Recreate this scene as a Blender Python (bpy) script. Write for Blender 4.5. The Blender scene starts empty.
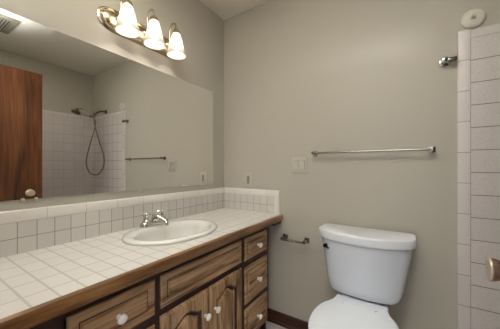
import bpy, bmesh, math, random
from math import sin, cos, pi, radians
from mathutils import Vector, Matrix

random.seed(4)
SC = bpy.context.scene
COL = SC.collection

# ------------------------------------------------------------------ camera, light, exposure
cam_data = bpy.data.cameras.new('camera')
cam = bpy.data.objects.new('camera', cam_data)
COL.objects.link(cam)
cam_data.sensor_fit = 'HORIZONTAL'
cam_data.sensor_width = 36.0
cam_data.lens = 240.53 / 500 * 36.0
cam_data.shift_y = (167.52 - 164.5) / 500
cam_data.clip_start = 0.02
cam.location = (1.317, -1.625, 1.162)
cam.rotation_euler = (pi / 2, 0, 0.5737)
SC.camera = cam

world = bpy.data.worlds.new('world')
SC.world = world
world.use_nodes = True
world.node_tree.nodes['Background'].inputs[0].default_value = (0.94, 0.97, 1.0, 1)
world.node_tree.nodes['Background'].inputs[1].default_value = 1.2


def area_light(name, loc, target, size, size_y, power, color):
    d = bpy.data.lights.new(name, 'AREA')
    d.shape = 'RECTANGLE'
    d.size, d.size_y, d.energy, d.color = size, size_y, power, color
    o = bpy.data.objects.new(name, d)
    COL.objects.link(o)
    o.location = loc
    o.rotation_euler = (Vector(target) - Vector(loc)).to_track_quat('-Z', 'Y').to_euler()
    return o


# added fill light, aimed at the ceiling to even out the room's brightness
area_light('ceiling_bounce_fill', (1.05, -1.42, 1.93), (1.05, -1.419, 2.43), 0.9, 0.2, 29, (0.94, 0.975, 1.0)).data.spread = radians(110)

BULB_STRENGTH = 56.0
SC.view_settings.view_transform = 'Standard'
SC.view_settings.look = 'None'
SC.view_settings.gamma = 1.0
SC.view_settings.use_curve_mapping = False
SC.view_settings.exposure = 0.44


# ------------------------------------------------------------------ materials
def srgb(r, g, b):
    def f(c):
        c /= 255
        return c / 12.92 if c <= 0.04045 else ((c + 0.055) / 1.055) ** 2.4
    return (f(r), f(g), f(b), 1)


def new_mat(name):
    m = bpy.data.materials.new(name)
    m.use_nodes = True
    return m, m.node_tree, m.node_tree.nodes['Principled BSDF']


def plain(name, col, rough=0.5, metal=0.0, bump=0.0, bump_scale=60.0, vary=0.0, coat=0.0, spec=0.5):
    m, nt, b = new_mat(name)
    b.inputs['Base Color'].default_value = col
    b.inputs['Roughness'].default_value = rough
    b.inputs['Metallic'].default_value = metal
    b.inputs['Coat Weight'].default_value = coat
    b.inputs['Specular IOR Level'].default_value = spec
    tc = nt.nodes.new('ShaderNodeTexCoord')
    n = nt.nodes.new('ShaderNodeTexNoise')
    n.inputs['Scale'].default_value = bump_scale
    n.inputs['Detail'].default_value = 4
    nt.links.new(tc.outputs['Object'], n.inputs['Vector'])
    if bump:
        bp = nt.nodes.new('ShaderNodeBump')
        bp.inputs['Strength'].default_value = bump
        bp.inputs['Distance'].default_value = 0.002
        nt.links.new(n.outputs['Fac'], bp.inputs['Height'])
        nt.links.new(bp.outputs['Normal'], b.inputs['Normal'])
    if vary:
        r = nt.nodes.new('ShaderNodeMapRange')
        r.inputs['To Min'].default_value = 1 - vary
        r.inputs['To Max'].default_value = 1 + vary
        nt.links.new(n.outputs['Fac'], r.inputs['Value'])
        mx = nt.nodes.new('ShaderNodeVectorMath')
        mx.operation = 'SCALE'
        mx.inputs[0].default_value = col[:3]
        nt.links.new(r.outputs['Result'], mx.inputs['Scale'])
        nt.links.new(mx.outputs['Vector'], b.inputs['Base Color'])
    return m


def wood(name, c_dark, c_mid, c_light, axis, rough=0.38, scale=1.0, contrast=(0.3, 0.52, 0.72)):
    m, nt, b = new_mat(name)
    N, L = nt.nodes, nt.links
    tc = N.new('ShaderNodeTexCoord')
    mp = N.new('ShaderNodeMapping')
    s = [26 * scale] * 3
    s[axis] = 2.2 * scale
    mp.inputs['Scale'].default_value = s
    L.new(tc.outputs['Object'], mp.inputs['Vector'])
    n1 = N.new('ShaderNodeTexNoise')
    n1.inputs['Scale'].default_value = 1.0
    n1.inputs['Detail'].default_value = 6
    n1.inputs['Roughness'].default_value = 0.62
    n1.inputs['Distortion'].default_value = 0.9
    L.new(mp.outputs['Vector'], n1.inputs['Vector'])
    mp2 = N.new('ShaderNodeMapping')
    s2 = [170 * scale] * 3
    s2[axis] = 7 * scale
    mp2.inputs['Scale'].default_value = s2
    L.new(tc.outputs['Object'], mp2.inputs['Vector'])
    n2 = N.new('ShaderNodeTexNoise')
    n2.inputs['Scale'].default_value = 1.0
    n2.inputs['Detail'].default_value = 3
    L.new(mp2.outputs['Vector'], n2.inputs['Vector'])
    mixf = N.new('ShaderNodeMath')
    mixf.operation = 'MULTIPLY_ADD'
    L.new(n2.outputs['Fac'], mixf.inputs[0])
    mixf.inputs[1].default_value = 0.45
    sub = N.new('ShaderNodeMath')
    sub.operation = 'SUBTRACT'
    L.new(n1.outputs['Fac'], sub.inputs[0])
    sub.inputs[1].default_value = 0.22
    L.new(sub.outputs[0], mixf.inputs[2])
    cr = N.new('ShaderNodeValToRGB')
    e = cr.color_ramp.elements
    e[0].position, e[0].color = contrast[0], c_dark
    e[1].position, e[1].color = contrast[2], c_light
    k = e.new(contrast[1])
    k.color = c_mid
    L.new(mixf.outputs[0], cr.inputs['Fac'])
    L.new(cr.outputs['Color'], b.inputs['Base Color'])
    b.inputs['Roughness'].default_value = rough
    bp = N.new('ShaderNodeBump')
    bp.inputs['Strength'].default_value = 0.15
    bp.inputs['Distance'].default_value = 0.001
    L.new(mixf.outputs[0], bp.inputs['Height'])
    L.new(bp.outputs['Normal'], b.inputs['Normal'])
    return m


def tile(name, axes, size, phase, c1, c2, grout, gap=0.003, rough=0.25, offset=0.0, speck=0.0):
    """ceramic tile in object space: axes = which coordinates run along / up, phase = a joint's place along each"""
    m, nt, b = new_mat(name)
    N, L = nt.nodes, nt.links
    tc = N.new('ShaderNodeTexCoord')
    sep = N.new('ShaderNodeSeparateXYZ')
    L.new(tc.outputs['Object'], sep.inputs[0])
    comb = N.new('ShaderNodeCombineXYZ')
    for k in (0, 1):
        a = N.new('ShaderNodeMath')
        a.operation = 'SUBTRACT'
        L.new(sep.outputs[axes[k]], a.inputs[0])
        a.inputs[1].default_value = phase[k] - 40 * size[k]
        L.new(a.outputs[0], comb.inputs[k])
    br = N.new('ShaderNodeTexBrick')
    br.offset = offset
    br.squash = 1.0
    br.inputs['Scale'].default_value = 1.0
    br.inputs['Brick Width'].default_value = size[0]
    br.inputs['Row Height'].default_value = size[1]
    br.inputs['Mortar Size'].default_value = gap / 2
    br.inputs['Mortar Smooth'].default_value = 0.25
    br.inputs['Bias'].default_value = 0.0
    br.inputs['Color1'].default_value = c1
    br.inputs['Color2'].default_value = c2
    br.inputs['Mortar'].default_value = grout
    L.new(comb.outputs[0], br.inputs['Vector'])
    out = br.outputs['Color']
    if speck:
        n = N.new('ShaderNodeTexNoise')
        n.inputs['Scale'].default_value = 170
        n.inputs['Detail'].default_value = 3
        L.new(tc.outputs['Object'], n.inputs['Vector'])
        r = N.new('ShaderNodeMapRange')
        r.inputs['From Min'].default_value = 0.3
        r.inputs['From Max'].default_value = 0.7
        r.inputs['To Min'].default_value = 1 - speck
        r.inputs['To Max'].default_value = 1 + speck
        L.new(n.outputs['Fac'], r.inputs['Value'])
        v = N.new('ShaderNodeVectorMath')
        v.operation = 'SCALE'
        L.new(out, v.inputs[0])
        L.new(r.outputs['Result'], v.inputs['Scale'])
        out = v.outputs['Vector']
    L.new(out, b.inputs['Base Color'])
    b.inputs['Roughness'].default_value = rough
    bp = N.new('ShaderNodeBump')
    bp.inputs['Strength'].default_value = 0.5
    bp.inputs['Distance'].default_value = 0.0015
    bp.invert = True
    L.new(br.outputs['Fac'], bp.inputs['Height'])
    L.new(bp.outputs['Normal'], b.inputs['Normal'])
    return m


WALL = plain('wall_paint', srgb(176, 170, 158), 0.45, bump=0.02, bump_scale=140, spec=0.15, coat=0.16)
WALL.node_tree.nodes['Principled BSDF'].inputs['Coat Roughness'].default_value = 0.13
CEIL = plain('ceiling_paint', srgb(222, 216, 203), 0.7, bump=0.1, bump_scale=120)
FLOOR = tile('floor_vinyl', (0, 1), (0.305, 0.305), (0.1, -0.05), srgb(205, 196, 192), srgb(198, 190, 186), srgb(160, 150, 145), 0.005, 0.35)
WHITE_TRIM = plain('white_trim_paint', srgb(215, 210, 200), 0.4)
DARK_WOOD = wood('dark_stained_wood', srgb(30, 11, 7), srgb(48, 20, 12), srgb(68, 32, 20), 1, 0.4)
BASE_WOOD = wood('baseboard_wood', srgb(36, 16, 12), srgb(58, 28, 20), srgb(84, 46, 34), 0, 0.35)
C_D, C_M, C_L = srgb(88, 57, 36), srgb(166, 131, 96), srgb(198, 164, 128)
DRAWER_WOOD = wood('drawer_wood', C_D, C_M, C_L, 1, 0.24, 1.0, (0.28, 0.49, 0.73))
DOOR_WOOD = wood('cabinet_door_wood', C_D, C_M, C_L, 2, 0.24, 1.0, (0.28, 0.49, 0.73))
EDGE_WOOD = wood('counter_edge_wood', srgb(78, 48, 26), srgb(124, 88, 54), srgb(156, 118, 78), 1, 0.3)
ROOM_DOOR_WOOD = wood('room_door_wood', srgb(44, 20, 11), srgb(90, 50, 27), srgb(124, 80, 46), 2, 0.3, 0.5, (0.3, 0.5, 0.75))
CHROME = plain('chrome', (0.62, 0.605, 0.58, 1), 0.1, 1.0)
DARK_CHROME = plain('dark_chrome', (0.30, 0.285, 0.26, 1), 0.16, 1.0)  # chrome darkened to stand in for reflections of a dark room
NICKEL = plain('brushed_nickel', srgb(192, 178, 154), 0.2, 1.0)
HOSE_M = plain('metal_hose', srgb(140, 122, 100), 0.35, 0.8)
BRONZE = plain('oil_rubbed_bronze', srgb(96, 78, 60), 0.32, 0.9)
SATIN = plain('satin_brass', srgb(226, 214, 192), 0.3, 1.0)
BRASS = plain('polished_brass', srgb(214, 170, 92), 0.2, 1.0)
CHINA = plain('vitreous_china', srgb(204, 208, 216), 0.12, coat=0.4)
LID_M = plain('tank_lid_china', srgb(222, 225, 231), 0.3)
SEAT_W = plain('toilet_seat_plastic', srgb(236, 241, 250), 0.22)
SINK_W = plain('sink_china', srgb(218, 216, 212), 0.12, coat=0.3)
PORCELAIN = plain('porcelain', srgb(238, 234, 228), 0.15, coat=0.3)
ALMOND = plain('almond_plastic', srgb(182, 176, 162), 0.4)
GREY_PL = plain('grey_plastic', srgb(132, 128, 116), 0.4)
CREAM_PL = plain('cream_plastic', srgb(206, 200, 186), 0.4)
BLACK = plain('black_lever', srgb(24, 22, 22), 0.25, 0.6)
CLEAR_CLIP = plain('clip_plastic', srgb(182, 175, 158), 0.3)
VENT_M = plain('vent_plastic', srgb(120, 114, 98), 0.5)
TUB_W = plain('tub_enamel', srgb(226, 222, 214), 0.15)
DRAIN_M = plain('drain_metal', (0.6, 0.58, 0.55, 1), 0.2, 1.0)
HOLE_M = plain('dark_recess', srgb(40, 38, 34), 0.8)

mirror_m, nt_, b_ = new_mat('mirror_glass')
b_.inputs['Base Color'].default_value = (0.88, 0.88, 0.86, 1)
b_.inputs['Metallic'].default_value = 1.0
b_.inputs['Roughness'].default_value = 0.0
MIRROR = mirror_m

TS = 0.0614
CB_C1, CB_C2, CB_G = srgb(203, 198, 193), srgb(197, 192, 188), srgb(148, 142, 136)

# frosted glass of the lamp shades, lit by the bulb inside
SHADE, nt_, b_ = new_mat('frosted_glass_shade')
N_, L_ = nt_.nodes, nt_.links
out_ = N_['Material Output']
tr_ = N_.new('ShaderNodeBsdfTranslucent')
tr_.inputs['Color'].default_value = (0.20, 0.19, 0.17, 1)
df_ = N_.new('ShaderNodeBsdfTransparent')
df_.inputs['Color'].default_value = (1.0, 0.96, 0.9, 1)
mx_ = N_.new('ShaderNodeMixShader')
mx_.inputs[0].default_value = 0.24
L_.new(tr_.outputs[0], mx_.inputs[1])
L_.new(df_.outputs[0], mx_.inputs[2])
b_.inputs['Base Color'].default_value = (0.9, 0.86, 0.78, 1)
b_.inputs['Roughness'].default_value = 0.3
mx2_ = N_.new('ShaderNodeMixShader')
mx2_.inputs[0].default_value = 0.25
L_.new(mx_.outputs[0], mx2_.inputs[1])
L_.new(b_.outputs[0], mx2_.inputs[2])
L_.new(mx2_.outputs[0], out_.inputs['Surface'])

BULB, nt_, b_ = new_mat('lit_bulb')
b_.inputs['Base Color'].default_value = (1, 1, 1, 1)
b_.inputs['Emission Color'].default_value = (1.0, 0.965, 0.915, 1)
b_.inputs['Emission Strength'].default_value = BULB_STRENGTH


# ------------------------------------------------------------------ mesh helpers (world coordinates)
def box(bm, x0, x1, y0, y1, z0, z1, bev=0.0, seg=2):
    vs = [bm.verts.new(p) for p in ((x0, y0, z0), (x1, y0, z0), (x1, y1, z0), (x0, y1, z0),
                                    (x0, y0, z1), (x1, y0, z1), (x1, y1, z1), (x0, y1, z1))]
    fs = [bm.faces.new([vs[i] for i in q]) for q in
          ((3, 2, 1, 0), (4, 5, 6, 7), (0, 1, 5, 4), (1, 2, 6, 5), (2, 3, 7, 6), (3, 0, 4, 7))]
    if bev:
        es = list({e for f in fs for e in f.edges})
        bmesh.ops.bevel(bm, geom=es, offset=bev, segments=seg, profile=0.5, affect='EDGES')
    return bm


def B(*a, **k):
    return box(bmesh.new(), *a, **k)


def loft(bm, loops, cap0=True, cap1=True, closed=True):
    rows = [[bm.verts.new(p) for p in lp] for lp in loops]
    n = len(rows[0])
    for a, b in zip(rows, rows[1:]):
        for i in range(n if closed else n - 1):
            j = (i + 1) % n
            bm.faces.new((a[i], a[j], b[j], b[i]))
    if cap0:
        bm.faces.new(rows[0][::-1])
    if cap1:
        bm.faces.new(rows[-1])
    return rows


def lathe(bm, profile, origin, axis=(0, 0, 1), n=32):
    """profile: (radius, distance along axis)"""
    ax = Vector(axis).normalized()
    u = ax.orthogonal().normalized()
    v = ax.cross(u)
    o = Vector(origin)
    loops = []
    for r, h in profile:
        r = max(r, 1e-5)
        loops.append([o + ax * h + (u * cos(2 * pi * i / n) + v * sin(2 * pi * i / n)) * r for i in range(n)])
    loft(bm, loops)
    return bm


def smooth_path(pts, sub=8):
    P = [Vector(p) for p in pts]
    P = [P[0] * 2 - P[1]] + P + [P[-1] * 2 - P[-2]]
    out = []
    for i in range(1, len(P) - 2):
        a, b, c, d = P[i - 1:i + 3]
        for k in range(sub):
            t = k / sub
            out.append(0.5 * ((2 * b) + (c - a) * t + (2 * a - 5 * b + 4 * c - d) * t * t + (3 * b - a - 3 * c + d) * t ** 3))
    out.append(P[-2])
    return out


def tube(bm, pts, r, n=12, radii=None):
    pts = [Vector(p) for p in pts]
    loops = []
    t = (pts[1] - pts[0]).normalized()
    u = t.orthogonal().normalized()
    for i, p in enumerate(pts):
        a = pts[max(i - 1, 0)]
        b = pts[min(i + 1, len(pts) - 1)]
        t = (b - a).normalized()
        u = (u - t * u.dot(t)).normalized()
        v = t.cross(u)
        rr = radii[i] if radii else r
        loops.append([p + (u * cos(2 * pi * k / n) + v * sin(2 * pi * k / n)) * rr for k in range(n)])
    loft(bm, loops)
    return bm


ORIGIN = {}


def obj(name, bm, mat, parent=None, loc=None, sharp=0.6):
    """link one mesh; its world-space shape stays, its own origin is the thing's base"""
    base = Vector(ORIGIN[parent.name]) if parent else Vector(loc or (0, 0, 0))
    bmesh.ops.recalc_face_normals(bm, faces=bm.faces)
    bmesh.ops.translate(bm, verts=bm.verts, vec=-base)
    me = bpy.data.meshes.new(name)
    bm.to_mesh(me)
    bm.free()
    for p in me.polygons:
        p.use_smooth = True
    me.set_sharp_from_angle(angle=sharp)
    me.materials.append(mat)
    o = bpy.data.objects.new(name, me)
    COL.objects.link(o)
    if parent:
        o.parent = parent
    else:
        o.location = base
    ORIGIN[o.name] = tuple(base)
    return o


def thing(name, label, cat, loc=(0, 0, 0), group=None):
    o = bpy.data.objects.new(name, None)
    o.empty_display_size = 0.05
    COL.objects.link(o)
    o.location = loc
    o['label'] = label
    o['category'] = cat
    if group:
        o['group'] = group
    ORIGIN[o.name] = tuple(loc)
    return o


def tag(o, label, cat, group=None):
    o['label'] = label
    o['category'] = cat
    if group:
        o['group'] = group
    return o


def struct(name, bm, mat, parent=None, sharp=0.6):
    o = obj(name, bm, mat, parent, sharp=sharp)
    if not parent:
        o['kind'] = 'structure'
    return o


# ------------------------------------------------------------------ the room
W, D, H = 2.35, 1.56, 2.435
DX0, DX1, DH = 0.835, 1.557, 2.04          # doorway the camera stands in
struct('floor', B(-0.1, W + 0.1, -D - 1.6, 0.1, -0.1, 0.0), FLOOR)
struct('ceiling', B(-0.1, W + 0.1, -D - 0.11, 0.1, H, H + 0.1), CEIL)
struct('wall_left', B(-0.1, 0, -D - 0.11, 0.1, 0, H), WALL)
struct('wall_back', B(0, W, 0, 0.1, 0, H), WALL)
struct('wall_right', B(W, W + 0.1, -D - 0.11, 0.1, 0, H), WALL)
bm = bmesh.new()
box(bm, 0, DX0, -D - 0.11, -D, 0, H)
box(bm, DX1, W, -D - 0.11, -D, 0, H)
box(bm, DX0, DX1, -D - 0.11, -D, DH, H)
struct('wall_front', bm, WALL)
bm = bmesh.new()
box(bm, DX0 - 0.058, DX0, -D, -D + 0.014, 0, DH + 0.058, 0.003)
box(bm, DX1, DX1 + 0.02, -D, -D + 0.014, 0, DH + 0.058, 0.003)
box(bm, DX0, DX1, -D, -D + 0.014, DH, DH + 0.058, 0.003)
struct('trim_1', bm, BASE_WOOD)
# dark wood baseboard with a rounded top edge and a shoe moulding
bm = bmesh.new()
prof = [(0, 0), (-0.022, 0), (-0.022, 0.012), (-0.013, 0.022), (-0.012, 0.072), (-0.008, 0.082), (-0.003, 0.086), (0, 0.086)]
loft(bm, [[(x, y, z) for y, z in prof] for x in (0.0, 1.541)])
struct('baseboard_back', bm, BASE_WOOD)

# ---- shower tile set on the walls
T = 0.1125
ST1, ST2, STG = srgb(204, 195, 193), srgb(198, 190, 188), srgb(122, 113, 108)
SH_BACK = tile('shower_tile_back', (0, 2), (T, T), (1.591, 1.812), ST1, ST2, STG, 0.0045, 0.35, speck=0.09)
SH_RIGHT = tile('shower_tile_right', (1, 2), (T, T), (-0.005, 1.812), ST1, ST2, srgb(170, 160, 152), 0.004, 0.35, speck=0.05)
SH_TRIMV = tile('shower_trim_vertical', (0, 2), (0.5, 0.1557), (1.3, 1.239), ST1, ST2, STG, 0.003, 0.35, speck=0.05)
SH_TRIMH = tile('shower_trim_level', (0, 2), (0.152, 0.5), (1.591, 1.5), ST1, ST2, STG, 0.003, 0.35, speck=0.05)
SH_TRIMY = tile('shower_trim_side', (1, 2), (0.152, 0.5), (0.0, 1.5), ST1, ST2, STG, 0.003, 0.35, speck=0.05)
ws = struct('wall_shower_back', B(1.591, W, -0.010, 0, 0.0, 1.812), SH_BACK)
ws2 = struct('wall_shower_right', B(W - 0.010, W, -1.545, -0.010, 0.0, 1.812), SH_RIGHT)
bm = bmesh.new()
loft(bm, [[(x, y, z) for x, y in [(1.591, 0), (1.591, -0.010), (1.550, -0.010), (1.544, -0.007), (1.541, 0)]] for z in (0.0, 1.857)])
struct('trim_2', bm, SH_TRIMV)
bm = bmesh.new()
loft(bm, [[(x, y, z) for y, z in [(0, 1.812), (-0.010, 1.812), (-0.010, 1.848), (-0.007, 1.854), (0, 1.857)]] for x in (1.591, W)])
struct('trim_3', bm, SH_TRIMH)
bm = bmesh.new()
loft(bm, [[(W + q, y, z) for q, z in [(0, 1.812), (-0.010, 1.812), (-0.010, 1.848), (-0.007, 1.854), (0, 1.857)]] for y in (-1.545, -0.010)])
struct('trim_4', bm, SH_TRIMY)

# ------------------------------------------------------------------ room door, swung open against the tub (seen in the mirror)
t = thing('room_door', 'dark reddish wood slab door standing open, seen in the mirror', 'door', (1.5375, -1.535, 0))
obj('door_panel', B(1.520, 1.555, -1.535, -0.797, 0.012, 2.022, 0.0015, 1), ROOM_DOOR_WOOD, t)
for s, x in ((-1, 1.520), (1, 1.555)):
    bm = bmesh.new()
    lathe(bm, [(0.031, 0), (0.031, 0.004), (0.025, 0.008), (0.0125, 0.010), (0.012, 0.018), (0.017, 0.022),
               (0.0215, 0.028), (0.0250, 0.040), (0.0262, 0.045), (0.0245, 0.048), (0.021, 0.0485), (0.019, 0.047), (0.0, 0.047)], (x, -0.885, 0.936), (s, 0, 0))
    k = obj('door_knob', bm, SATIN, t)
    k['label'] = 'round satin brass knob'
obj('latch_plate', B(1.527, 1.548, -0.7975, -0.7955, 0.915, 0.975), BRASS, t)
for z in (0.25, 1.05, 1.8):
    bm = bmesh.new()
    lathe(bm, [(0.006, 0), (0.006, 0.09)], (1.5265, -1.541, z), (0, 0, 1), 12)
    obj('hinge', bm, BRASS, t)

# ------------------------------------------------------------------ bathtub below the shower (out of frame, under the tile)
t = thing('bathtub', 'white enamel bathtub below the grey shower tile', 'bathtub', (1.95, -0.77, 0))
bm = bmesh.new()


def rrect(x0, x1, y0, y1, r, z, n=8):
    out = []
    for cx, cy, a0 in ((x1 - r, y1 - r, 0), (x0 + r, y1 - r, pi / 2), (x0 + r, y0 + r, pi), (x1 - r, y0 + r, 1.5 * pi)):
        for i in range(n + 1):
            a = a0 + i / n * pi / 2
            out.append((cx + cos(a) * r, cy + sin(a) * r, z))
    return out


loft(bm, [rrect(1.585, 2.338, -1.54, -0.012, 0.004, 0.0), rrect(1.585, 2.338, -1.54, -0.012, 0.004, 0.32),
          rrect(1.59, 2.334, -1.536, -0.016, 0.01, 0.335), rrect(1.655, 2.30, -1.47, -0.09, 0.12, 0.335),
          rrect(1.67, 2.285, -1.45, -0.11, 0.12, 0.315), rrect(1.73, 2.23, -1.36, -0.17, 0.13, 0.08),
          rrect(1.80, 2.16, -1.28, -0.26, 0.12, 0.055)])
obj('tub_shell', bm, TUB_W, t)
bm = bmesh.new()
lathe(bm, [(0.03, 0), (0.028, 0.004), (0.0, 0.005)], (1.98, -0.36, 0.055))
obj('drain', bm, CHROME, t)

# ------------------------------------------------------------------ mirror
MY0, MY1, MZ0, MZ1 = -1.50, -0.146, 1.030, 1.777
t = thing('wall_mirror', 'large frameless mirror on the wall above the vanity', 'mirror', (0, -0.82, MZ0))
obj('mirror_plate', B(0.001, 0.006, MY0, MY1, MZ0, MZ1, 0.0012, 1), MIRROR, t)
for y in (-1.305, -1.262, -0.79):
    bm = bmesh.new()
    box(bm, 0.0005, 0.0085, y - 0.0065, y + 0.0065, MZ0 - 0.009, MZ0 + 0.007, 0.003)
    obj('mirror_clip', bm, CLEAR_CLIP, t)
obj('mirror_clip', B(0.0005, 0.0085, MY1 - 0.006, MY1 + 0.009, 1.69, 1.708, 0.0025), CLEAR_CLIP, t)

# ------------------------------------------------------------------ vanity
VY0, VY1 = -1.553, -0.118
FX = 0.497
t = thing('bathroom_vanity', 'dark stained wood vanity cabinet with arched doors and white knobs', 'cabinet', (0.0, -0.835, 0))
bm = bmesh.new()
box(bm, 0.004, FX - 0.019, VY0, VY0 + 0.016, 0.0, 0.77)
box(bm, 0.004, FX - 0.019, VY1 - 0.016, VY1, 0.0, 0.77)
box(bm, 0.004, 0.012, VY0 + 0.016, VY1 - 0.016, 0.085, 0.77)
box(bm, 0.012, FX - 0.019, VY0 + 0.016, VY1 - 0.016, 0.085, 0.103)
obj('carcass', bm, DARK_WOOD, t)
obj('toe_kick', B(0.43, 0.442, VY0 + 0.016, VY1 - 0.016, 0, 0.085), DARK_WOOD, t)
bm = bmesh.new()
F0, F1 = FX - 0.019, FX
for a, b in ((VY0, -1.335), (-1.062, -1.002), (-0.478, -0.41), (-0.168, VY1)):
    box(bm, F0, F1, a, b, 0.085, 0.77, 0.001, 1)
for a, b in ((-1.335, -1.062), (-1.002, -0.478), (-0.41, -0.168)):
    box(bm, F0, F1, a, b, 0.722, 0.77)
    box(bm, F0, F1, a, b, 0.085, 0.118)
    box(bm, F0, F1, a, b, 0.56, 0.6)
for a, b in ((-1.335, -1.062), (-0.41, -0.168)):
    box(bm, F0, F1, a, b, 0.295, 0.34)
obj('face_frame', bm, DARK_WOOD, t)


def front(y0, y1, z0, z1, arch=0.0, border=0.032, bottom=None):
    """a lipped cabinet front facing +x: framed border, cut groove, raised field; arch lifts the field's top into a cathedral curve"""
    n = 20
    ym, hw = (y0 + y1) / 2, (y1 - y0) / 2

    def ring(ins, x, a=0.0, inner=False):
        w = hw - ins
        lo, hi = z0 + ins, z1 - ins
        pts = []
        for i in range(n):
            pts.append((x, ym - w + 2 * w * i / n, lo))
        sh = hi - a
        for i in range(n):
            pts.append((x, ym + w, lo + (sh - lo) * i / n))
        for i in range(n):
            s = 1 - 2 * i / n
            lift = 0.0
            if a:
                q = min(1, abs(s) / 0.86)
                lift = a * (0.5 + 0.5 * cos(pi * q)) ** 0.8
            pts.append((x, ym + w * s, sh + lift))
        for i in range(n):
            pts.append((x, ym - w, sh - (sh - lo) * i / n))
        return pts
    xf = FX + 0.0165
    bm = bmesh.new()
    if arch:
        b = border
        loops = [ring(0, FX + 0.001), ring(0, FX + 0.008), ring(0.006, FX + 0.0125), ring(0.009, xf), ring(b - 0.003, xf, arch),
                 ring(b + 0.002, xf - 0.004, arch), ring(b + 0.012, xf - 0.0135, arch), ring(b + 0.018, xf - 0.0135, arch), ring(b + 0.025, xf - 0.005, arch),
                 ring(b + 0.036, xf - 0.001, arch)]
    else:
        b = border
        loops = [ring(0, FX + 0.001), ring(0, FX + 0.009), ring(0.004, FX + 0.012), ring(b - 0.006, FX + 0.0105),
                 ring(b - 0.002, FX + 0.0085), ring(b + 0.0015, FX + 0.0085), ring(b + 0.0055, xf), ring(b + 0.009, xf + 0.001)]
    rows = loft(bm, loops)
    rank = {v: i for i, row in enumerate(rows) for v in row}
    for f in bm.faces:                      # the routed groove takes the same dark wood as the face frame
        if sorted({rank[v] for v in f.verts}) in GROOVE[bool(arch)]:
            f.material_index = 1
    return bm


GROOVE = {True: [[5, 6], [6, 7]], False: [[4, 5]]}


def knob(parent, y, z):
    bm = bmesh.new()
    lathe(bm, [(0.009, 0), (0.0075, 0.006), (0.0085, 0.011), (0.0145, 0.0165), (0.0165, 0.021), (0.0150, 0.026), (0.009, 0.0295), (0.0, 0.0305)],
          (FX + 0.0175, y, z), (1, 0, 0), 24)
    k = obj('knob', bm, PORCELAIN, parent)
    k['label'] = 'white porcelain knob'


for (a, b) in ((-0.425, -0.153), (-1.332, -1.045)):
    for (z0, z1) in ((0.595, 0.732), (0.333, 0.556), (0.104, 0.302)):
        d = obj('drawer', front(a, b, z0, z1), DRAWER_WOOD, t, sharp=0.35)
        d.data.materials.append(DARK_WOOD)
        knob(d, (a + b) / 2, (z0 + z1) / 2)
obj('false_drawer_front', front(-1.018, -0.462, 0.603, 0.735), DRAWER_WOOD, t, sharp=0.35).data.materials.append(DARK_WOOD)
for (a, b, ky) in ((-1.019, -0.7465, -0.777), (-0.737, -0.462, -0.706)):
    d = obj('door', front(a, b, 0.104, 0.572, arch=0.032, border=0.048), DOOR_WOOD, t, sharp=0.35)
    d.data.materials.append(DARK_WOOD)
    knob(d, ky, 0.455)

# ------------------------------------------------------------------ countertop: tiled top with a wood nosing and the opening for the sink
CT = 0.815
SX, SY, SA, SB = 0.262, -0.752, 0.192, 0.250
CT_TILE = tile('counter_tile', (0, 1), (TS * 1.55, TS), (0.0, -1.234 + 0.78), srgb(215, 211, 207), srgb(211, 207, 203), srgb(192, 187, 181), 0.007, 0.22)
t = thing('countertop', 'white tiled countertop with brown wood front edge on the vanity', 'countertop', (0.27, -0.78, 0.765))


def rect_match(x0, x1, y0, y1, z, cx, cy, angs):
    out = []
    for a in angs:
        dx, dy = cos(a) * 0.8, sin(a)
        ts = []
        if dx > 1e-9: ts.append((x1 - cx) / dx)
        if dx < -1e-9: ts.append((x0 - cx) / dx)
        if dy > 1e-9: ts.append((y1 - cy) / dy)
        if dy < -1e-9: ts.append((y0 - cy) / dy)
        q = min(ts)
        out.append((cx + dx * q, cy + dy * q, z))
    return out


X0, X1, Y0, Y1 = 0.001, 0.539, -1.557, -0.001
angs = [2 * pi * i / 96 for i in range(96)]
for cx_, cy_ in ((X0, Y0), (X0, Y1), (X1, Y0), (X1, Y1)):
    aa = math.atan2(cy_ - SY, (cx_ - SX) / 0.8) % (2 * pi)
    angs[min(range(len(angs)), key=lambda i: abs(angs[i] - aa))] = aa


def ell(rx, ry, z, cx=SX, cy=SY):
    return [(cx + cos(a) * rx, cy + sin(a) * ry, z) for a in angs]


bm = bmesh.new()
outer_t = rect_match(X0, X1, Y0, Y1, CT, SX, SY, angs)
outer_b = [(x, y, 0.772) for x, y, z in outer_t]
loft(bm, [ell(SA - 0.012, SB - 0.012, 0.772), outer_b, outer_t, ell(SA - 0.012, SB - 0.012, CT)], cap0=False, cap1=False)
rr = [v for v in bm.verts]
na = len(angs)
for i in range(na):
    j = (i + 1) % na
    bm.faces.new((rr[i], rr[j], rr[3 * na + j], rr[3 * na + i]))
obj('tile_top', bm, CT_TILE, t)
bm = bmesh.new()
prof = [(0.539, 0.772), (0.539, CT + 0.0005), (0.553, CT + 0.0005), (0.557, CT - 0.001), (0.559, CT - 0.005), (0.559, 0.777), (0.553, 0.772), (0.539, 0.772 - 0.001)]
loft(bm, [[(x, y, z) for x, z in prof] for y in (Y0, Y1)])
e = obj('wood_edge', bm, EDGE_WOOD, t)
e['label'] = 'brown wood nosing along the front'
obj('underlay', B(0.02, 0.545, -0.117, -0.002, 0.752, 0.772), DARK_WOOD, t)

# ------------------------------------------------------------------ backsplashes
def bs_tile(name, axes, phase):
    return tile(name, axes, (TS, 0.0655), phase, CB_C1, CB_C2, CB_G, 0.0035, 0.25)


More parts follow.
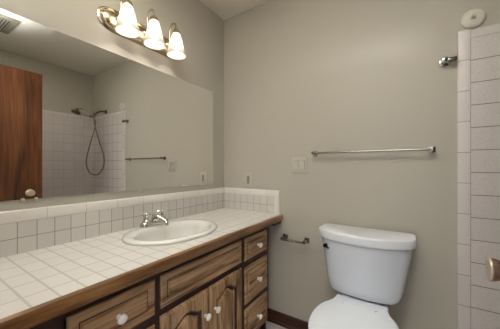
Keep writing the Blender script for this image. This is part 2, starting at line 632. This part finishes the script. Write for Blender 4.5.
BZ0, BZ1, BZ2 = CT + 0.0005, 0.944, 0.991
CAPC = (srgb(218, 214, 207), srgb(215, 211, 204), srgb(190, 182, 170))
CAP_L = tile('cap_tile_left', (1, 2), (0.152, 0.4), (0.0, 0.03 - 0.2), *CAPC, 0.003, 0.25)
CAP_B = tile('cap_tile_back', (0, 2), (0.152, 0.4), (0.0, 0.03 - 0.2), *CAPC, 0.003, 0.25)
CAP_V = tile('cap_tile_end', (0, 2), (0.4, 0.152), (-0.2, 0.0), *CAPC, 0.003, 0.25)
cap_prof = [(0.001, BZ1), (0.011, BZ1), (0.012, BZ1 + 0.006), (0.012, BZ2 - 0.010), (0.009, BZ2 - 0.003), (0.004, BZ2), (0.001, BZ2)]
t = thing('tile_backsplash', 'long white tile backsplash below the mirror', 'backsplash', (0.0, -0.77, BZ0))
obj('tile_field', B(0.001, 0.010, -1.555, -0.0005, BZ0, BZ1), bs_tile('splash_tile_left', (1, 2), (-1.26 + 0.77, BZ1 - BZ0)), t)
bm = bmesh.new()
loft(bm, [[(x, y, z) for x, z in cap_prof] for y in (-1.555, -0.0005)])
obj('cap_trim', bm, CAP_L, t)
t = thing('tile_backsplash', 'short white tile backsplash on the wall behind the toilet', 'backsplash', (0.27, 0.0, BZ0))
obj('tile_field', B(0.0125, 0.490, -0.010, -0.001, BZ0, BZ1), bs_tile('splash_tile_back', (0, 2), (0.490 - 0.27, BZ1 - BZ0)), t)
bm = bmesh.new()
loft(bm, [[(x, -y, z) for y, z in cap_prof] for x in (0.0125, 0.531)])
obj('cap_trim', bm, CAP_B, t)
bm = bmesh.new()
loft(bm, [[(x, -y, z) for x, y in [(0.490, 0.001), (0.490, 0.011), (0.520, 0.012), (0.528, 0.008), (0.531, 0.001)]] for z in (BZ0, BZ1)])
obj('end_trim', bm, CAP_V, t)

# ------------------------------------------------------------------ sink
t = thing('sink_basin', 'white oval drop-in sink set into the tiled counter', 'sink', (SX, SY, CT))
bm = bmesh.new()
OX = 0.012
z = CT + 0.0006


def bowl(rx, ry, zz, dx=0.0):
    return ell(rx, ry, zz, SX + dx, SY)


RX, RY = 0.205, 0.263
loft(bm, [bowl(RX - 0.002, RY - 0.002, z), bowl(RX, RY, z + 0.005), bowl(RX - 0.004, RY - 0.004, z + 0.012), bowl(RX - 0.014, RY - 0.014, z + 0.016),
          bowl(RX - 0.036, RY - 0.036, z + 0.0145, 0.006), bowl(0.154, 0.216, z + 0.011, 0.014), bowl(0.147, 0.209, z + 0.002, 0.015), bowl(0.143, 0.205, z - 0.02, 0.015),
          bowl(0.134, 0.193, z - 0.065, 0.016), bowl(0.114, 0.165, z - 0.105, 0.016), bowl(0.07, 0.095, z - 0.128, 0.012), bowl(0.024, 0.026, z - 0.138, 0.008)], cap0=False)
obj('basin', bm, SINK_W, t, sharp=1.2)
bm = bmesh.new()
lathe(bm, [(0.023, 0), (0.021, 0.003), (0.014, 0.0035), (0.012, 0.001), (0, 0.001)], (SX + 0.008, SY, z - 0.1378))
obj('drain', bm, DRAIN_M, t)

# ------------------------------------------------------------------ faucet on the sink's rear rim
FY = -0.752
FXc = 0.092
FZ = CT + 0.0168
t = thing('sink_faucet', 'chrome two-handle faucet on the rear rim of the sink', 'faucet', (FXc, FY, FZ))
bm = bmesh.new()
loops = []
for s, zz in ((1.0, 0), (1.0, 0.012), (0.92, 0.018), (0.78, 0.021)):
    lp = []
    for i in range(40):
        a = 2 * pi * i / 40
        cx_ = 0.062 if sin(a) > 0 else -0.062
        lp.append((FXc + cos(a) * 0.027 * s, FY + cx_ + sin(a) * 0.027 * s, FZ + zz))
    loops.append(lp)
loft(bm, loops)
obj('base_plate', bm, CHROME, t)
for s in (-1, 1):
    y = FY + s * 0.052
    bm = bmesh.new()
    lathe(bm, [(0.0235, 0.018), (0.022, 0.026), (0.0165, 0.034), (0.012, 0.042), (0.0095, 0.054), (0.011, 0.060)], (FXc, y, FZ))
    h = obj('handle', bm, CHROME, t)
    bm = bmesh.new()
    lathe(bm, [(0.010, 0.058), (0.014, 0.062), (0.014, 0.068), (0.010, 0.074), (0.0, 0.075)], (FXc, y, FZ))
    for k in range(4):
        a = pi / 4 * 0.6 + k * pi / 2
        p0 = Vector((FXc, y, FZ + 0.065))
        dr = Vector((cos(a), sin(a), 0.08))
        tube(bm, [p0 + dr * 0.006, p0 + dr * 0.018, p0 + dr * 0.026, p0 + dr * 0.0285], 0.004, 10, [0.0036, 0.0036, 0.0052, 0.003])
    obj('cross_grip', bm, CHROME, h)
bm = bmesh.new()
path = smooth_path([(FXc - 0.002, FY, FZ + 0.015), (FXc + 0.004, FY, FZ + 0.038), (FXc + 0.03, FY, FZ + 0.046), (FXc + 0.068, FY, FZ + 0.040), (FXc + 0.098, FY, FZ + 0.030), (FXc + 0.108, FY, FZ + 0.020)], 6)
nn = len(path)
tube(bm, path, 0.013, 14, [0.020 - 0.0085 * min(1, i / nn * 1.6) for i in range(nn)])
lathe(bm, [(0.0115, 0), (0.0115, 0.010)], (FXc + 0.108, FY, FZ + 0.010))
obj('spout', bm, CHROME, t)
bm = bmesh.new()
lathe(bm, [(0.003, 0.0), (0.003, 0.032), (0.006, 0.036), (0.0055, 0.043), (0.0, 0.045)], (FXc - 0.018, FY, FZ + 0.018), n=12)
obj('lift_rod', bm, CHROME, t)

# ------------------------------------------------------------------ vanity light: oval bar, three goosenecks with frosted bell shades
LZ = 1.948
LY = (-0.922, -0.765, -0.606)
t = thing('vanity_light', 'brushed nickel wall light with three glowing frosted bell shades', 'wall light', (0, -0.752, LZ))
bm = bmesh.new()


def capsule(hl, hh, x, n=20):
    out = []
    for i in range(2 * n):
        a = 2 * pi * i / (2 * n)
        c = (hl - hh * 1.3) if cos(a) > 0 else -(hl - hh * 1.3)
        out.append((x, -0.752 + c + cos(a) * hh * 1.3, LZ + sin(a) * hh))
    return out


loft(bm, [capsule(0.272, 0.062, 0.001), capsule(0.272, 0.062, 0.006), capsule(0.262, 0.054, 0.012), capsule(0.258, 0.051, 0.010),
          capsule(0.25, 0.045, 0.017), capsule(0.246, 0.042, 0.0155), capsule(0.236, 0.034, 0.022), capsule(0.22, 0.024, 0.026)])
obj('back_plate', bm, NICKEL, t, sharp=0.5)
SXC = 0.108
for y in LY:
    bm = bmesh.new()
    lathe(bm, [(0.019, 0.0), (0.019, 0.004), (0.013, 0.012), (0.008, 0.014)], (0.023, y, LZ + 0.008), (1, 0, 0), 20)
    tube(bm, smooth_path([(0.030, y, LZ + 0.008), (0.040, y, LZ + 0.018), (0.044, y, LZ + 0.05), (0.047, y, LZ + 0.095), (0.062, y, LZ + 0.124), (0.084, y, LZ + 0.128), (0.103, y, LZ + 0.112), (SXC, y, LZ + 0.085), (SXC, y, LZ + 0.066)], 8), 0.0055, 12)
    a = obj('arm', bm, NICKEL, t)
    bm = bmesh.new()
    lathe(bm, [(0.008, 0.082), (0.013, 0.078), (0.021, 0.070), (0.0255, 0.060), (0.0265, 0.050), (0.0, 0.049)], (SXC, y, LZ))
    obj('shade_holder', bm, NICKEL, t)
    bm = bmesh.new()
    pr = [(0.0235, 0.050), (0.0275, 0.042), (0.0325, 0.024), (0.0385, 0.0), (0.0445, -0.024), (0.0505, -0.048), (0.056, -0.068), (0.0585, -0.079), (0.059, -0.083)]
    n = 36
    outer = [[(SXC + cos(2 * pi * i / n) * r, y + sin(2 * pi * i / n) * r, LZ + h) for i in range(n)] for r, h in pr]
    inner = [[(SXC + cos(2 * pi * i / n) * (r - 0.003), y + sin(2 * pi * i / n) * (r - 0.003), LZ + h) for i in range(n)] for r, h in reversed(pr)]
    loft(bm, outer + inner, cap0=False, cap1=False)
    s = obj('lamp_shade', bm, SHADE, t)
    s['label'] = 'frosted glass bell shade'
    bm = bmesh.new()
    lathe(bm, [(0.010, 0.046), (0.013, 0.030), (0.017, 0.016), (0.022, -0.004), (0.024, -0.018), (0.0215, -0.032), (0.013, -0.042), (0.0, -0.045)], (SXC, y, LZ))
    obj('light_bulb', bm, BULB, t)

# ------------------------------------------------------------------ toilet
TX = 1.115
t = thing('toilet', 'white two-piece toilet with its lid closed against the back wall', 'toilet', (TX, -0.38, 0))


def spline_closed(half):
    """half outline (y, half width) from back to front -> closed loop of (x, y)"""
    h = smooth_path([(w, y, 0) for y, w in half], 5)
    right = [(TX + p.x, p.y) for p in h]
    left = [(TX - p.x, p.y) for p in reversed(h[:-1])]
    return right + left


def scaled(loop, s, cy, z, dx=0.0):
    return [(TX + (x - TX) * s, cy + (y - cy) * s, z) for x, y in loop]


lid_half = [(-0.196, 0.120), (-0.200, 0.128), (-0.235, 0.130), (-0.275, 0.142), (-0.325, 0.170), (-0.39, 0.187), (-0.46, 0.190), (-0.53, 0.180), (-0.59, 0.155), (-0.635, 0.110), (-0.656, 0.055), (-0.661, 0.0)]
L0 = spline_closed(lid_half)


def inset(loop, d, z):
    n = len(loop)
    out = []
    for i in range(n):
        a, b = Vector(loop[i - 1]), Vector(loop[(i + 1) % n])
        tdir = (b - a)
        if tdir.length < 1e-9:
            tdir = Vector((1, 0))
        tdir.normalize()
        nrm = Vector((-tdir.y, tdir.x))
        c = Vector((TX, -0.43))
        p = Vector(loop[i])
        if nrm.dot(c - p) < 0:
            nrm = -nrm
        p = p + nrm * d
        out.append((p.x, p.y, z))
    return out


bm = bmesh.new()
loft(bm, [inset(L0, 0.003, 0.424), inset(L0, 0.0, 0.428), inset(L0, 0.0, 0.436), inset(L0, 0.004, 0.441), inset(L0, 0.016, 0.444), scaled(L0, 0.6, -0.43, 0.447)])
obj('seat_lid', bm, SEAT_W, t)
bm = bmesh.new()
loft(bm, [inset(L0, 0.006, 0.400), inset(L0, 0.002, 0.404), inset(L0, 0.002, 0.418), inset(L0, 0.005, 0.4215)])
obj('seat', bm, SEAT_W, t)
for s in (-1, 1):
    bm = bmesh.new()
    box(bm, TX + s * 0.075 - 0.022, TX + s * 0.075 + 0.022, -0.216, -0.186, 0.424, 0.440, 0.006, 3)
    obj('seat_hinge', bm, SEAT_W, t)


def sec(cy, hl_b, hl_f, hw, z, n=40, p=2.0):
    out = []
    for i in range(n):
        a = 2 * pi * i / n
        c, s = cos(a), sin(a)
        hl = hl_b if s > 0 else hl_f
        x = math.copysign(abs(c) ** (2 / p), c) * hw
        y = math.copysign(abs(s) ** (2 / p), s) * hl
        out.append((TX + x, cy + y, z))
    return out


bm = bmesh.new()
loft(bm, [sec(-0.36, 0.25, 0.21, 0.118, 0.0, p=2.8), sec(-0.36, 0.25, 0.21, 0.118, 0.02, p=2.8), sec(-0.36, 0.245, 0.19, 0.102, 0.06, p=2.6),
          sec(-0.37, 0.25, 0.17, 0.096, 0.15, p=2.4), sec(-0.39, 0.26, 0.20, 0.115, 0.23, p=2.3), sec(-0.41, 0.26, 0.225, 0.152, 0.30, p=2.2),
          sec(-0.42, 0.25, 0.236, 0.178, 0.355, p=2.2), sec(-0.42, 0.24, 0.238, 0.184, 0.392, p=2.2), sec(-0.42, 0.235, 0.232, 0.178, 0.400, p=2.2)])
obj('bowl', bm, CHINA, t)
bm = bmesh.new()
box(bm, TX - 0.125, TX + 0.125, -0.235, -0.035, 0.352, 0.425, 0.02, 3)
obj('bowl_shelf', bm, CHINA, t)


def tank_sec(hw, yb, ys, yf, z, r=0.03):
    """plan of the tank: straight back, sides to ys, bowed front reaching yf in the middle"""
    pts = [(TX - hw + 0.02, yb), (TX + hw - 0.02, yb)]
    n = 5
    for i in range(n + 1):
        a = pi / 2 - i / n * pi / 2
        pts.append((TX + hw - 0.02 + 0.02 * cos(a), yb - 0.02 + 0.02 * sin(a)))
    # right side down to the front corner, then the bow
    m = 24
    for i in range(m + 1):
        s = 1 - 2 * i / m
        q = abs(s) ** 2.2
        edge = max(0, abs(s) - 0.9) / 0.1
        y = yf + (ys - yf) * q + 0.022 * edge ** 2
        pts.append((TX + hw * s * (1 - 0.0 * edge), y))
    for i in range(n + 1):
        a = pi - i / n * pi / 2
        pts.append((TX - hw + 0.02 + 0.02 * cos(a), yb - 0.02 + 0.02 * sin(a)))
    return [(x, y, z) for x, y in pts]


bm = bmesh.new()
loft(bm, [tank_sec(0.140, -0.035, -0.172, -0.198, 0.447), tank_sec(0.163, -0.028, -0.174, -0.208, 0.452), tank_sec(0.180, -0.024, -0.172, -0.214, 0.466),
          tank_sec(0.190, -0.02, -0.168, -0.219, 0.49), tank_sec(0.198, -0.02, -0.162, -0.222, 0.525), tank_sec(0.209, -0.02, -0.155, -0.227, 0.59), tank_sec(0.222, -0.02, -0.152, -0.231, 0.66),
          tank_sec(0.231, -0.02, -0.150, -0.234, 0.725), tank_sec(0.232, -0.02, -0.150, -0.235, 0.742)])
obj('tank', bm, CHINA, t, sharp=0.7)
bm = bmesh.new()
loft(bm, [tank_sec(0.238, -0.016, -0.152, -0.238, 0.7425), tank_sec(0.246, -0.012, -0.155, -0.246, 0.748), tank_sec(0.249, -0.010, -0.157, -0.249, 0.784),
          tank_sec(0.2475, -0.011, -0.156, -0.248, 0.791), tank_sec(0.243, -0.014, -0.152, -0.244, 0.795)])
obj('tank_lid', bm, LID_M, t, sharp=0.7)
bm = bmesh.new()
lx = TX - 0.205
lathe(bm, [(0.0125, 0), (0.0125, 0.005), (0.009, 0.009), (0.006, 0.016)], (lx + 0.012, -0.173, 0.700), (-0.25, -1, 0), 20)
lathe(bm, [(0.0, 0.015), (0.010, 0.016), (0.012, 0.019), (0.010, 0.024), (0.0, 0.025)], (lx + 0.012, -0.173, 0.700), (-0.25, -1, 0), 20)
tube(bm, smooth_path([(lx + 0.008, -0.186, 0.700), (lx + 0.014, -0.189, 0.697), (lx + 0.03, -0.195, 0.690)], 4), 0.006, 10)
k = obj('flush_lever', bm, BLACK, t)
k['label'] = 'small dark flush lever'

# ------------------------------------------------------------------ hardware on the back wall
def square_post(bm, x, z, y1, w=0.017, neck=0.009):
    box(bm, x - w, x + w, -0.006, -0.0005, z - w, z + w, 0.002)
    box(bm, x - w * 0.7, x + w * 0.7, -0.011, -0.006, z - w * 0.7, z + w * 0.7, 0.002)
    box(bm, x - neck, x + neck, y1, -0.011, z - neck, z + neck, 0.002)


t = thing('towel_bar', 'long chrome towel bar on the wall above the toilet', 'towel bar', (1.117, 0, 1.259))
for x in (0.800, 1.437):
    bm = bmesh.new()
    square_post(bm, x, 1.259, -0.058, 0.016, 0.009)
    obj('post', bm, DARK_CHROME, t)
bm = bmesh.new()
tube(bm, [(0.806, -0.048, 1.259), (1.431, -0.048, 1.259)], 0.0068, 16)
obj('bar', bm, DARK_CHROME, t)

t = thing('toilet_paper_holder', 'empty chrome toilet paper holder low on the wall beside the vanity', 'paper holder', (0.657, 0, 0.652))
for x in (0.578, 0.742):
    bm = bmesh.new()
    square_post(bm, x, 0.654, -0.064, 0.019, 0.011)
    obj('post', bm, DARK_CHROME, t)
bm = bmesh.new()
tube(bm, [(0.584, -0.055, 0.650), (0.655, -0.055, 0.650), (0.656, -0.055, 0.650), (0.736, -0.055, 0.650)], 0.007, 14, [0.009, 0.009, 0.0078, 0.0078])
obj('roller_bar', bm, DARK_CHROME, t)

t = thing('wall_bracket', 'small chrome bracket on the wall left of the shower tile', 'bracket', (1.487, 0, 1.718))
bm = bmesh.new()
square_post(bm, 1.487, 1.716, -0.048, 0.019, 0.012)
obj('post', bm, DARK_CHROME, t)
obj('stub_bar', B(1.478, 1.537, -0.046, -0.030, 1.701, 1.724, 0.003), DARK_CHROME, t)

t = thing('cover_disc', 'round cream plastic cover disc on the wall above the shower tile', 'cover disc', (1.602, 0, 1.908))
bm = bmesh.new()
lathe(bm, [(0.048, 0.0005), (0.048, 0.006), (0.044, 0.012), (0.030, 0.018), (0.024, 0.019), (0.018, 0.0185), (0.0165, 0.0215), (0.013, 0.0215), (0.011, 0.017), (0.0, 0.017)], (1.602, 0, 1.908), (0, -1, 0))
obj('disc', bm, CREAM_PL, t)
bm = bmesh.new()
lathe(bm, [(0.009, 0.0168), (0.007, 0.019), (0.0, 0.019)], (1.602, 0, 1.908), (0, -1, 0), 16)
obj('centre_plug', bm, GREY_PL, t)

t = thing('light_switch', 'almond double switch plate on the wall left of the towel bar', 'light switch', (0.685, 0, 1.18))
obj('cover_plate', B(0.628, 0.742, -0.006, -0.0005, 1.122, 1.238, 0.0025), ALMOND, t)
for x in (0.662, 0.708):
    obj('switch_frame', B(x - 0.0175, x + 0.0175, -0.0072, -0.005, 1.146, 1.214, 0.0008, 1), GREY_PL, t)
    bm = bmesh.new()
    loft(bm, [[(x + s, y, z) for y, z in ((-0.005, 1.148), (-0.0085, 1.148), (-0.0105, 1.18), (-0.012, 1.212), (-0.005, 1.212))] for s in (-0.0155, 0.0155)])
    obj('rocker', bm, ALMOND, t)

t = thing('wall_outlet', 'small wall outlet with a grey face above the short backsplash', 'outlet', (0.255, 0, 1.063))
obj('cover_plate', B(0.217, 0.289, -0.005, -0.0005, 1.003, 1.122, 0.002), ALMOND, t)
obj('receptacle', B(0.241, 0.265, -0.0085, -0.004, 1.032, 1.094, 0.001, 1), GREY_PL, t)

# ------------------------------------------------------------------ shower head on its arm with the hose (seen in the mirror)
AX = 1.995
t = thing('shower_head', 'bronze hand shower with a looping hose, seen in the mirror', 'shower head', (AX, -0.01, 1.892))
bm = bmesh.new()
lathe(bm, [(0.030, 0), (0.030, 0.003), (0.022, 0.010), (0.011, 0.013)], (AX, 0.0, 1.892), (0, -1, 0), 24)
obj('flange', bm, BRONZE, t)
bm = bmesh.new()
tube(bm, smooth_path([(AX, -0.008, 1.892), (AX, -0.06, 1.886), (AX, -0.105, 1.862), (AX, -0.135, 1.828)], 6), 0.0105, 14)
obj('shower_arm', bm, BRONZE, t)
bm = bmesh.new()
lathe(bm, [(0.012, 0), (0.020, 0.008), (0.020, 0.04), (0.013, 0.052)], (AX, -0.128, 1.842), (0, -0.55, -0.8), 20)
tube(bm, [(AX, -0.150, 1.812), (AX, -0.175, 1.802), (AX, -0.195, 1.806)], 0.017, 14)
obj('swivel_bracket', bm, DARK_CHROME, t)
bm = bmesh.new()
hp = smooth_path([(AX, -0.138, 1.776), (AX, -0.18, 1.806), (AX, -0.235, 1.842), (AX, -0.285, 1.868), (AX, -0.318, 1.868), (AX, -0.335, 1.850)], 5)
tube(bm, hp, 0.012, 14)
o_ = obj('handle', bm, CHROME, t)
bm = bmesh.new()
lathe(bm, [(0.014, -0.012), (0.020, 0.0), (0.040, 0.022), (0.049, 0.034), (0.049, 0.044), (0.043, 0.047), (0.0, 0.046)], (AX, -0.330, 1.856), (0, -0.35, -0.93), 28)
obj('spray_head', bm, BRONZE, t)
bm = bmesh.new()
hose = smooth_path([(AX, -0.152, 1.795), (AX + 0.004, -0.135, 1.70), (AX + 0.008, -0.085, 1.52), (AX + 0.010, -0.030, 1.34), (AX + 0.012, -0.022, 1.20), (AX + 0.014, -0.062, 1.10),
                    (AX + 0.014, -0.125, 1.068), (AX + 0.012, -0.195, 1.11), (AX + 0.008, -0.228, 1.24), (AX + 0.004, -0.190, 1.44), (AX, -0.145, 1.62), (AX - 0.004, -0.128, 1.74), (AX, -0.138, 1.776)], 8)
tube(bm, hose, 0.0075, 10)
obj('hose', bm, HOSE_M, t)

# ------------------------------------------------------------------ exhaust fan on the ceiling (its corner shows in the mirror)
t = thing('exhaust_fan', 'square ceiling exhaust fan cover, its corner seen in the mirror', 'exhaust fan', (1.67, -1.125, H))
bm = bmesh.new()
x0, x1, y0, y1 = 1.505, 1.835, -1.29, -0.96
for (a, b, c, d) in ((x0, x1, y0, y0 + 0.03), (x0, x1, y1 - 0.03, y1), (x0, x0 + 0.03, y0 + 0.03, y1 - 0.03), (x1 - 0.03, x1, y0 + 0.03, y1 - 0.03)):
    box(bm, a, b, c, d, H - 0.022, H - 0.0005)
obj('frame', bm, VENT_M, t)
bm = bmesh.new()
k = 14
for i in range(k):
    y = y0 + 0.03 + (y1 - y0 - 0.06) * (i + 0.5) / k
    box(bm, x0 + 0.03, x1 - 0.03, y - 0.005, y + 0.005, H - 0.018, H - 0.012)
obj('grille', bm, VENT_M, t)
obj('backing', B(x0 + 0.03, x1 - 0.03, y0 + 0.03, y1 - 0.03, H - 0.008, H - 0.0008), HOLE_M, t)
